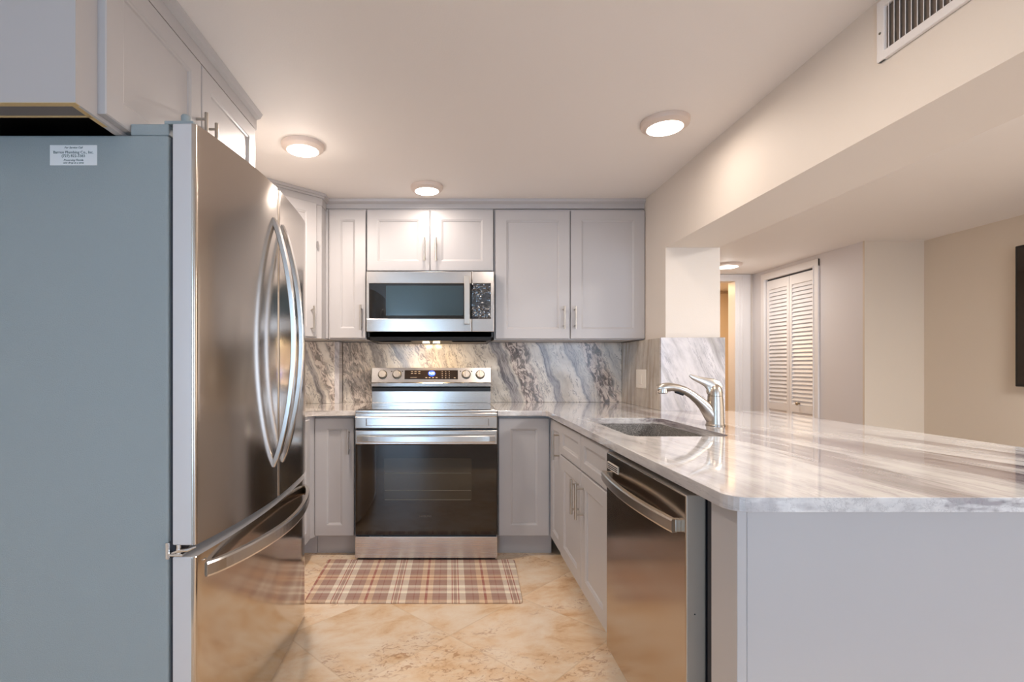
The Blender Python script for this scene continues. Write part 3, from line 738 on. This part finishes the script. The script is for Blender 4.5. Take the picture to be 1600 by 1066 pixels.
hb = MB().sweep_rect(pts, (-1, 0, 0), .034, .017)
for y in (1.2705, 1.8375): hb.box(XDW-.014, XDW+.001, y-.0085, y+.0085, .7225, .7535, .002)
hb.build('handle', 'nickel', dwd, 'bowed bar handle')
bg = MB(); T = frame((XDW, 1.846, .777), (0, -1, 0), (-1, 0, 0))
bg.box(0, .115, 0, .002, -.013, .013, T=T); bd = bg.build('badge', 'ivory', dwd, 'small vented silver badge')
bg = MB()
for z in (-.0072, -.0005, .0062): bg.box(.006, .109, .0019, .0026, z-.0019, z+.0019, T=T)
bg.build('badge_stripe', 'dark', bd)
mb = MB(); mb.lathe([(0, 0), (.0018, 0), (.0018, .0006), (0, .0008)], 8, T=frame((XDW+.022, DY0, .575-.045), (1, 0, 0), (0, -1, 0)) @ Matrix.Rotation(-PI/2, 4, 'X')); mb.build('door_screw', 'dark', dwd)
# end panel of the peninsula
EP = 1.062
t = thing('peninsula_end_panel', 'plain grey end panel closing the near end of the peninsula', 'panel', (.95, EP, 0))
MB().box(XPB-.008, XPB+.0125, EP, 1.168, 0, CB-.001, .0015).build('side_stile', 'cab', t)
MB().box(XPB+.0145, 1.30, EP+.003, EP+.022, 0, CB-.001, .0015).build('panel', 'cab', t)
MB().box(XPB+.013, XPB+.030, 1.15, 1.225, 0, CB-.001).build('gap_shade_strip', 'gap', t)  # dark strip standing in for the shaded gap beside the dishwasher
pb = MB(); pb.box(1.281, 1.30, EP+.024, 2.93, 0, CB-.001, .001).build('x2', 'cab')
o = bpy.data.objects['x2']; o.name = 'peninsula_back_panel'; tag(o, 'grey back panel of the peninsula on the living room side', 'panel')

# ------------------------------------------------------------------ worktops
XE2 = 1.862; YN = 1.02; YBK = 2.97; XCL = .565
def worktop():
    out = []
    r = .042
    # outline counter-clockwise, starting at the range
    out += [(at(778, 2.95)+.0005, YBK), (XCL-.03, YBK), (XCL-.008, YBK-.010), (XCL, YBK-.035)]
    for k in range(7): a = k/6*PI/2; out.append((XCL+r-r*math.cos(a), YN+r-r*math.sin(a)))
    for k in range(7): a = k/6*PI/2; out.append((XE2-r+r*math.sin(a), YN+r-r*math.cos(a)))
    out += [(XE2, 2.955), (XR, 2.955), (XR-.002, YW-.001), (at(778, 2.95)+.0005, YW-.001)]
    sx0_, sx1_, sy0_, sy1_, q = .680, 1.060, 1.900, 2.565, .045
    hole = []
    for cx_, cy_, a0 in ((sx0_+q, sy0_+q, PI), (sx1_-q, sy0_+q, 1.5*PI), (sx1_-q, sy1_-q, 0), (sx0_+q, sy1_-q, .5*PI)):
        for k in range(6): a = a0+k/5*PI/2; hole.append((cx_+q*math.cos(a), cy_+q*math.sin(a)))
    bm = bmesh.new(); es = []
    for loop in (out, hole):
        vs = [bm.verts.new((x, y, CB)) for x, y in loop]
        es += [bm.edges.new((vs[i], vs[(i+1) % len(vs)])) for i in range(len(vs))]
    bmesh.ops.triangle_fill(bm, use_beauty=True, edges=es, use_dissolve=False)
    ex = bmesh.ops.extrude_face_region(bm, geom=bm.faces[:])
    tv_ = [g for g in ex['geom'] if isinstance(g, bmesh.types.BMVert)]
    bmesh.ops.translate(bm, verts=tv_, vec=(0, 0, CT-CB))
    bm.normal_update()
    be = [e for e in bm.edges if len(e.link_faces) == 2 and e.calc_face_angle(0) > 1.2]
    bmesh.ops.bevel(bm, geom=be, offset=.004, offset_type='OFFSET', segments=2, profile=.5, affect='EDGES', clamp_overlap=True)
    mb = MB(); mb.bm.free(); mb.bm = bm
    return mb.build('worktop', 'counter'), hole
wt, hole = worktop()
tag(wt, 'pale streaked marble worktop of the peninsula, holding the sink', 'worktop')
mb = MB(); xq = at(554.6, 2.95)-.0005
mb.prism([(xq, YBK), (-.812, YBK), (-.834, YBK-.045), (-.834, 2.33), (XL+.001, 2.33), (XL+.001, 3.559), (-.799, 3.559), (-.799, YW-.001), (xq, YW-.001)][::-1], CB, CT, .003)
tag(mb.build('worktop', 'counter_left'), 'short pale marble worktop between range and refrigerator', 'worktop')
# ------------------------------------------------------------------ backsplash slabs
o = MB().box(-.778, XR-.036, YW-.021, YW-.0005, CT+.0005, ZB-.012, .001).build('backsplash_slab', 'marble'); tag(o, 'wide veined marble backsplash behind the range under the wall cabinets', 'backsplash')
o = MB().box(XL+.002, -.8115, 3.538, 3.5595, CT+.0005, ZB-.012, .001).build('backsplash_slab', 'marble'); tag(o, 'marble backsplash slab on the corner chase beside the refrigerator', 'backsplash')
o = MB().box(-.8110, -.781, 3.5375, YW-.0215, CT+.0005, ZB-.012, .001).build('backsplash_slab', 'marble_stub'); tag(o, 'narrow marble return strip at the left corner of the backsplash', 'backsplash')
ZS = 1.301
o = MB().box(XR-.035, XR-.0005, 2.977, YW-.001, CT+.0005, ZS, .001).build('backsplash_slab', 'marble_side'); tag(o, 'beige streaked marble side backsplash carrying the light switch', 'backsplash')
o = MB().box(XR-.044, 1.606, 2.956, 2.976, CT-.0005, ZS+.001, .0012).build('backsplash_slab', 'marble_stub'); tag(o, 'pale lilac marble slab on the wall end behind the faucet', 'backsplash')
# switch
sw = thing('light_switch', 'white rocker switch plate on the beige marble side backsplash', 'switch', (XR-.035, 3.27, 1.05))
T = frame((XR-.035, 3.365, 0), (0, -1, 0), (-1, 0, 0)); za, zb_ = .990, 1.112
MB().box(0, .165, 0, .006, za, zb_, .003, T=T).build('plate', 'ivory', sw)
MB().box(.062, .103, .006, .010, za+.026, zb_-.026, .002, T=T).build('rocker', 'ivory', sw)
# ------------------------------------------------------------------ sink
sk = thing('sink', 'speckled grey undermount sink set into the peninsula worktop', 'sink', (.87, 2.23, .63))
def ins(d): 
    cx_, cy_ = .87, 2.2325
    return [(x+(d if x > cx_ else -d), y+(d if y > cy_ else -d)) for x, y in hole]
bm = bmesh.new(); dep = .20
loops = [(ins(.012), CB-.001), (ins(-.004), CB-.001), (ins(-.008), CB-dep+.03), (ins(-.03), CB-dep), ]
vs = [[bm.verts.new((x, y, z)) for x, y in lp] for lp, z in loops]
outr = [[bm.verts.new((x, y, z)) for x, y in lp] for lp, z in ((ins(.012), CB-.001-.01), (ins(.004), CB-dep-.01))]
def bridge(A, B):
    for i in range(len(A)): bm.faces.new((A[i], A[(i+1) % len(A)], B[(i+1) % len(A)], B[i]))
for a, b_ in zip(vs, vs[1:]): bridge(a, b_)
bm.faces.new(vs[-1]); bridge(vs[0], outr[0]); bridge(outr[0], outr[1]); bm.faces.new(outr[1])
mb = MB(); mb.bm.free(); mb.bm = bm; mb.build('basin', 'sink', sk)
MB().lathe([(0, .002), (.032, .002), (.040, .004), (.044, .001), (.044, 0), (0, 0)], 24, T=Matrix.Translation((.87, 2.3, CB-dep+.0005))).build('drain', 'chrome', sk)
# ------------------------------------------------------------------ faucet
YFc = 2.244; k = YFc/FPX; fxp = lambda px: (px-VX)*k; fzp = lambda py: H-(py-VY)*k
fa = thing('faucet', 'brushed nickel single-lever kitchen faucet beside the sink', 'faucet', (fxp(1117), YFc, CT))
mb = MB(); bx = fxp(1117.5)
mb.lathe([(0, 0), (.040, 0), (.040, .004), (.0375, .006), (.0365, .012), (.035, .06), (.033, .10), (.0305, fzp(619)-CT), (0, fzp(619)-CT)], 32, T=Matrix.Translation((bx, YFc, CT+.0005)))
mb.build('body', 'nickel', fa)
sp_ = [(1119, 661, 9), (1114, 652, 10.5), (1107, 642, 9.5), (1099, 633, 7.6), (1090, 624.5, 6.2), (1080, 616.5, 5.6), (1070, 610.5, 5.3), (1060, 606.8, 5.2), (1051, 605.2, 5.4), (1043, 605.2, 6.2), (1036, 606, 6.0), (1030, 607, 5.2), (1026.5, 608, 3.0)]
mb = MB(); mb.tube([(fxp(a), YFc, fzp(b_)) for a, b_, r in sp_], [r*k for a, b_, r in sp_], 20, sy=1., sx=1.15, up=Vector((0, 1, 0)))
mb.build('spout', 'nickel', fa)
mb = MB(); mb.lathe([(0, 0), (.020, 0), (.022, .004), (.020, .022), (0, .022)], 20, T=Matrix.Translation((fxp(1035), YFc, fzp(615)))); mb.build('spray_head', 'chrome', fa)
mb = MB(); mb.tube([(fxp(1055), YFc-.0, fzp(611.5)), (fxp(1068), YFc, fzp(616.2))], .011, 10, sx=.7, sy=.5, up=Vector((0, 1, 0))); mb.build('spray_button', 'dark', fa)
mb = MB()
mb.lathe([(0, 0), (.0305, 0), (.0300, .012), (.0275, .028), (.022, .042), (.013, .050), (0, .053)], 28, T=Matrix.Translation((bx, YFc, fzp(618.7)+.0008)))
lv = [(1117, 610, 8), (1114, 604.5, 7.8), (1109.5, 600.3, 6), (1103, 597.3, 4.2), (1096, 594.8, 3.2), (1089, 592.2, 2.6), (1082, 589.3, 2.1), (1077.5, 586.6, 1.1)]
mb.tube([(fxp(a), YFc, fzp(b_)) for a, b_, r in lv], [r*k for a, b_, r in lv], 16, sx=1.7, sy=.62, up=Vector((0, 1, 0)))
mb.build('lever', 'nickel', fa)

# ------------------------------------------------------------------ range
RX0, RX1, RY = at(554.8, 2.93), at(777.0, 2.93), 2.93
rg = thing('range', 'stainless freestanding electric range with black oven door', 'range', ((RX0+RX1)/2, 3.25, 0))
rz = lambda py: zt(py, RY)
mb = MB(); mb.box(RX0+.003, RX1-.003, RY+.045, 3.645, .045, .862); mb.build('body', 'steel', rg)
for x in (RX0+.05, RX1-.05):
    for y in (3.02, 3.6): MB().tube([(x, y, 0), (x, y, .05)], .018, 10).build('foot', 'dark', rg)
mb = MB(); mb.box(RX0, RX1, RY+.005, 3.47, .8625, .878, .003); mb.build('cooktop_frame', 'steel_h', rg)
mb = MB(); mb.box(RX0+.012, RX1-.012, RY+.03, 3.462, .878, .8805, .001); ckt = mb.build('cooktop', 'cooktop', rg, 'black glass cooktop')
for i, (x, y, r) in enumerate(((RX0+.21, 3.10, .115), (RX1-.21, 3.10, .10), (RX0+.21, 3.34, .075), (RX1-.21, 3.34, .085))):
    MB().lathe([(r, 0), (r, .0003), (r-.003, .0003), (r-.003, 0)], 40, T=Matrix.Translation((x, y, .8806))).build('burner_ring', 'mark', ckt)
# front apron with recessed rectangle
T = frame((RX0, RY+.04, 0), (1, 0, 0), (0, -1, 0)); W = RX1-RX0
z0, z1 = rz(669.5), rz(643.5)
mb = MB(); mb.box(0, W, 0, .038, rz(651.5)+.001, .862, .003, T=T); mb.build('upper_apron', 'steel_h', rg)
mb = MB(); zl, zh = z0, rz(651.5)
def rr(a, b_, c, d_, y): return [T @ Vector(q) for q in ((a, y, c), (b_, y, c), (b_, y, d_), (a, y, d_))]
R = [rr(0, W, zl, zh, 0), rr(0, W, zl, zh, .037), rr(.003, W-.003, zl+.003, zh-.003, .040), rr(.062, W-.048, zl+.014, zh-.011, .040), rr(.066, W-.052, zl+.016, zh-.014, .026)]
vs = [[mb.bm.verts.new(v) for v in r] for r in R]
for a, b_ in zip(vs, vs[1:]):
    for q in range(4): mb.bm.faces.new((a[q], a[(q+1) % 4], b_[(q+1) % 4], b_[q]))
mb.bm.faces.new(vs[0][::-1]); mb.bm.faces.new(vs[-1]); mb.build('front_apron', 'steel_h', rg)
mb = MB(); mb.box(.004, W-.004, 0, .02, rz(673), rz(669.5)-.0005, T=T); mb.build('door_gap', 'dark', rg)
# oven door
ztop, zg, zbm = rz(672.5), rz(694.5), rz(836)
mb = MB(); mb.box(.001, W-.001, 0, .042, zg, ztop, .004, T=T); od = mb.build('oven_door', 'steel_h', rg, 'stainless top rail of the oven door')
mb = MB(); mb.box(.001, W-.001, 0, .041, zbm, zg-.0005, .003, T=T); gl = mb.build('door_glass', 'black_glass', od, 'black glass front')
wx0, wx1, wz0, wz1 = at(600, RY)-RX0, at(737, RY)-RX0, rz(782), rz(716)
mb = MB(); mb.box(wx0, wx1, .0405, .0413, wz0, wz1, T=T); iw = mb.build('oven_window', 'oven_inner', od, 'faintly lighter oven window')
for py in (739.5, 766.5, 781): MB().box(wx0+.004, wx1-.004, .0412, .0416, rz(py)-.0014, rz(py)+.0014, T=T).build('oven_rack', 'rack', iw)
text('SAMSUNG', .0165, textT((at(664.5, RY), RY-.0012, rz(807)), (1, 0, 0), (0, -1, 0)), 'lettering', 'logo', gl, label='faint grey maker name on the glass')
pts = []; n = 24
for i in range(n+1):
    s_ = i/n; x = .016+(W-.032)*s_
    pts.append(T @ Vector((x, .058+.022*math.sin(PI*s_)**.6, rz(684.5)-.002)))
hb = MB().sweep_rect(pts, (0, -1, 0), .040, .016)
for x in (.025, W-.025): hb.box(x-.011, x+.011, .040, .062, rz(684.5)-.016, rz(684.5)+.012, .003, T=T)
hb.build('handle', 'handle_steel', od, 'wide flat steel handle')
mb = MB(); mb.box(.006, W-.006, .0, .030, rz(838.6), zbm-.0005, T=T); mb.build('lower_gap', 'dark', rg)
mb = MB(); mb.box(.0, W, 0, .042, rz(872.3), rz(838.6), .003, T=T); mb.build('storage_drawer', 'steel', rg, 'stainless storage drawer front')
mb = MB(); mb.box(.01, W-.01, 0, .02, rz(872.3)-.012, rz(872.3), T=T); mb.build('kick_plate', 'dark', rg)
# backguard
GY = 3.475; gz = lambda py: zt(py, GY)
gx0, gx1 = RX0+.008, RX1-.008
gx0, gx1 = at(580.5, GY), at(767, GY)
mb = MB(); mb.prism([(GY+.02, .878), (GY+.02, gz(612)), (3.645, gz(612)), (3.645, .863), (GY+.02, .863)], gx0+.001, gx1-.001, axis='x')
bgd = mb.build('backguard', 'steel_h', rg, 'stainless backguard')
mb = MB(); mb.prism([(GY+.004, gz(606)), (GY+.004, gz(612)+.001), (3.64, gz(612)+.001), (3.64, gz(606))], gx0+.002, gx1-.002, axis='x'); mb.build('vent_slot', 'dark', bgd)
mb = MB(); mb.prism([(GY, gz(597.5)), (GY+.024, gz(575)), (3.645, gz(575)), (3.645, gz(606)), (GY+.012, gz(606)), (GY-.004, gz(604)), (GY-.006, gz(599))], gx0, gx1, .001, axis='x')
cp = mb.build('control_panel', 'steel_h', bgd, 'stainless control panel')
# tilted frame on the panel face
pb_, pt_ = Vector((0, GY, gz(597.5))), Vector((0, GY+.024, gz(575))); upv = (pt_-pb_).normalized(); nv = Vector((0, -upv.z, upv.y))
def pf(px, py, out=0.):
    f_ = (597.5-py)/(597.5-575); L_ = (pt_-pb_).length
    o_ = Vector((at(px, GY), pb_.y, pb_.z))+upv*(f_*L_)+nv*out
    m = Matrix.Identity(4)
    for i in range(3): m[i][0] = (1, 0, 0)[i]; m[i][1] = upv[i]; m[i][2] = nv[i]; m[i][3] = o_[i]
    return m
mm = GY/FPX
mb = MB(); mb.box(-42*mm, 41.5*mm, -7.3*mm, 7.3*mm, 0, .0015, T=pf(674, 585.8)); dp = mb.build('touch_display', 'black_glass', cp, 'black touch control strip')
mb = MB(); mb.lathe([(0, 0), (5.6*mm, 0), (5.6*mm, .0005), (0, .0006)], 24, T=pf(674.5, 584, .0015) @ Matrix.Diagonal((1, .8, 1, 1))); mb.build('clock', 'display', dp, 'glowing blue clock')
text('9:38', 5.2*mm, pf(674.5, 583.8, .0023), 'clock_digits', 'digits', dp, label='pale blue glowing digits')
def key(a, b_, w_, h_): MB().box(-w_*mm, w_*mm, -h_*mm, h_*mm, 0, .0004, T=pf(a, b_, .0015)).build('key_mark', 'mark', dp)
for a in (643.5, 649, 655):
    for b_ in (580.8, 583.8): key(a, b_, 1.6, .45)
for a in (666, 671.2, 676.5, 682): key(a, 590.4, 1.5, .5)
for a in (691, 696.5, 702):
    for b_ in (581, 584.2, 587.4, 590.6): key(a, b_, .7, .5)
key(646, 590.2, 5, .3); key(710.5, 590.6, 1.6, .5)
for px in (597.5, 620, 728.5, 750.5):
    T2 = pf(px, 585.6)
    kb = MB(); kb.lathe([(7.3*mm, 0), (7.3*mm, .003), (6.4*mm, .004), (0, .004)], 32, T=T2).build('knob_ring', 'rack', cp, 'dark ring behind a knob')
    mb = MB(); mb.lathe([(0, .004), (6.0*mm, .004), (5.7*mm, .020), (5.2*mm, .023), (0, .023)], 32, T=T2); mb.box(-1.2*mm, 1.2*mm, -5.6*mm, 5.6*mm, .022, .030, .002, T=T2)
    mb.build('knob', 'nickel', cp, 'round metal burner knob')
for px in (611.5, 628.5, 719.5, 737): MB().lathe([(0, 0), (.9*mm, 0), (.9*mm, .0005), (0, .0005)], 10, T=pf(px, 580.5)).build('indicator_mark', 'dark', cp)

# ------------------------------------------------------------------ microwave
MY = 3.251; mz = lambda py: zt(py, MY); mx = lambda px: at(px, MY)
mw = thing('microwave', 'stainless over-the-range microwave under the short wall cabinet', 'microwave', (mx(672), 3.45, mz(519)))
mb = MB(); mb.box(mx(573), mx(771.5), MY+.045, YW-.022, 1.325, zm-.0075); mb.build('body', 'dark', mw)
zt0, zb0 = mz(424.2), mz(518.5)
wy0, wy1 = mz(498), mz(443)
mb = MB()
D0, D1 = mx(572.5), mx(736.6)
def mwfront(a, b_, wa, wb):
    mb = MB(); y = MY+.044
    mb.box(a, b_, MY, y, wy1, zt0, .003); mb.box(a, b_, MY, y, zb0, wy0, .003)
    if wa-a > .004: mb.box(a, wa, MY+.0002, y, wy0-.004, wy1+.004, .001)
    if b_-wb > .004: mb.box(wb, b_, MY+.0002, y, wy0-.004, wy1+.004, .001)
    return mb
md = mwfront(D0, D1, mx(576.5), D1).build('door', 'steel_h', mw, 'stainless door')
mb = MB(); mb.box(mx(576.5)+.0005, D1-.0005, MY+.003, MY+.043, wy0+.0005, wy1-.0005); mb.build('window', 'mw_glass', md, 'dark door window')
mb = MB(); mb.box(mx(603), mx(724), MY+.0022, MY+.0031, wy0+.02, wy1-.014); mb.build('inner_window', plain('perforated_inner_screen', srgb(44, 62, 70), .12, spec=.8), md, 'blue-grey inner window')
hx = mx(729.3)
mb = MB(); zA, zB_ = mz(507), mz(432.5)
mb.box(hx-4.2*MY/FPX, hx+4.2*MY/FPX, MY-.042, MY-.030, zA, zB_, .002); 
for z in (zA+.025, zB_-.025): mb.box(hx-.010, hx+.010, MY-.031, MY+.001, z-.014, z+.014, .002)
mb.build('handle', 'nickel', md, 'flat vertical bar handle')
mwfront(D1+.003, mx(771.8), D1+.003, mx(767)).build('control_frame', 'steel_h', mw, 'stainless frame of the controls')
# wrinkled film over the control panel: a real crumpled surface
bm = bmesh.new(); nx, nz = 26, 44; g = []
fx0, fx1 = D1+.0035, mx(767)-.0005
from mathutils import noise as mn
for i in range(nx+1):
    row = []
    for j in range(nz+1):
        x = fx0+(fx1-fx0)*i/nx; z = wy0+.001+(wy1-wy0-.002)*j/nz; e = min(i, nx-i, j, nz-j)
        v_ = abs(mn.noise(Vector((x*55, z*55, 2.)))) * .010 + abs(mn.noise(Vector((x*120, z*120, 7.))))*.003
        if j/nz > .80: v_ += .008*math.sin((j/nz-.80)/.20*PI)
        if .33 < j/nz < .72: v_ *= .25
        row.append(bm.verts.new((x, MY+.0005-(v_ if e > 0 else 0), z)))
    g.append(row)
for i in range(nx):
    for j in range(nz): f = bm.faces.new((g[i][j], g[i+1][j], g[i+1][j+1], g[i][j+1])); f.smooth = True
ret = bmesh.ops.extrude_face_region(bm, geom=bm.faces[:]); bmesh.ops.translate(bm, verts=[q for q in ret['geom'] if isinstance(q, bmesh.types.BMVert)], vec=(0, .004, 0))
mb = MB(); mb.bm.free(); mb.bm = bm; mb.build('control_panel', plain('crumpled_protective_film', srgb(36, 42, 50), .10, spec=1., coat=1.), mw, 'dark control panel under wrinkled film')
# underside
zu = mz(519)
mb = MB(); mb.prism([(MY+.045, zu+.004), (MY+.06, 1.300), (YW-.03, 1.292), (YW-.03, 1.3245), (MY+.045, 1.3245)], mx(573)+.012, mx(771.5)-.012, axis='x'); mb.build('underside', 'dark', mw)
for a, b_ in ((588, 640), (706, 762)):
    MB().box(mx(a), mx(b_), MY+.085, MY+.21, 1.289, 1.2925, .001).build('grease_filter', 'filter', mw, 'metal grease filter')
for px in (664, 681):
    MB().box(mx(px)-.022, mx(px)+.022, MY+.13, MY+.17, 1.2885, 1.2935, .001).build('cooktop_lamp', 'hood_lens', mw, 'small glowing lamp')
    l = area('cooktop_light', (mx(px), MY+.15, 1.286), (0.25, 0, 0), .04, .04, .55, (1.0, .68, .36)); l.parent = mw; l.matrix_parent_inverse = wm(mw).inverted()
# ------------------------------------------------------------------ floor mat
me_ = MB(); Yn, Yf = 2.412, 2.945
cs = [(-.700, Yn), (.345, Yn), (.372, Yf), (-.716, Yf)]
pts = []
for i, (x, y) in enumerate(cs):
    sx_ = 1 if i in (0, 3) else -1; sy_ = 1 if i in (0, 1) else -1; r = .02
    a0 = [PI, 1.5*PI, 0, .5*PI][i]
    for q in range(5): a = a0+q/4*PI/2; pts.append((x+sx_*r+r*math.cos(a), y+sy_*r+r*math.sin(a)))
me_.prism(pts, .0005, .010, .003)
tag(me_.build('floor_mat', 'plaid'), 'red, taupe and cream plaid floor mat in front of the range', 'mat')
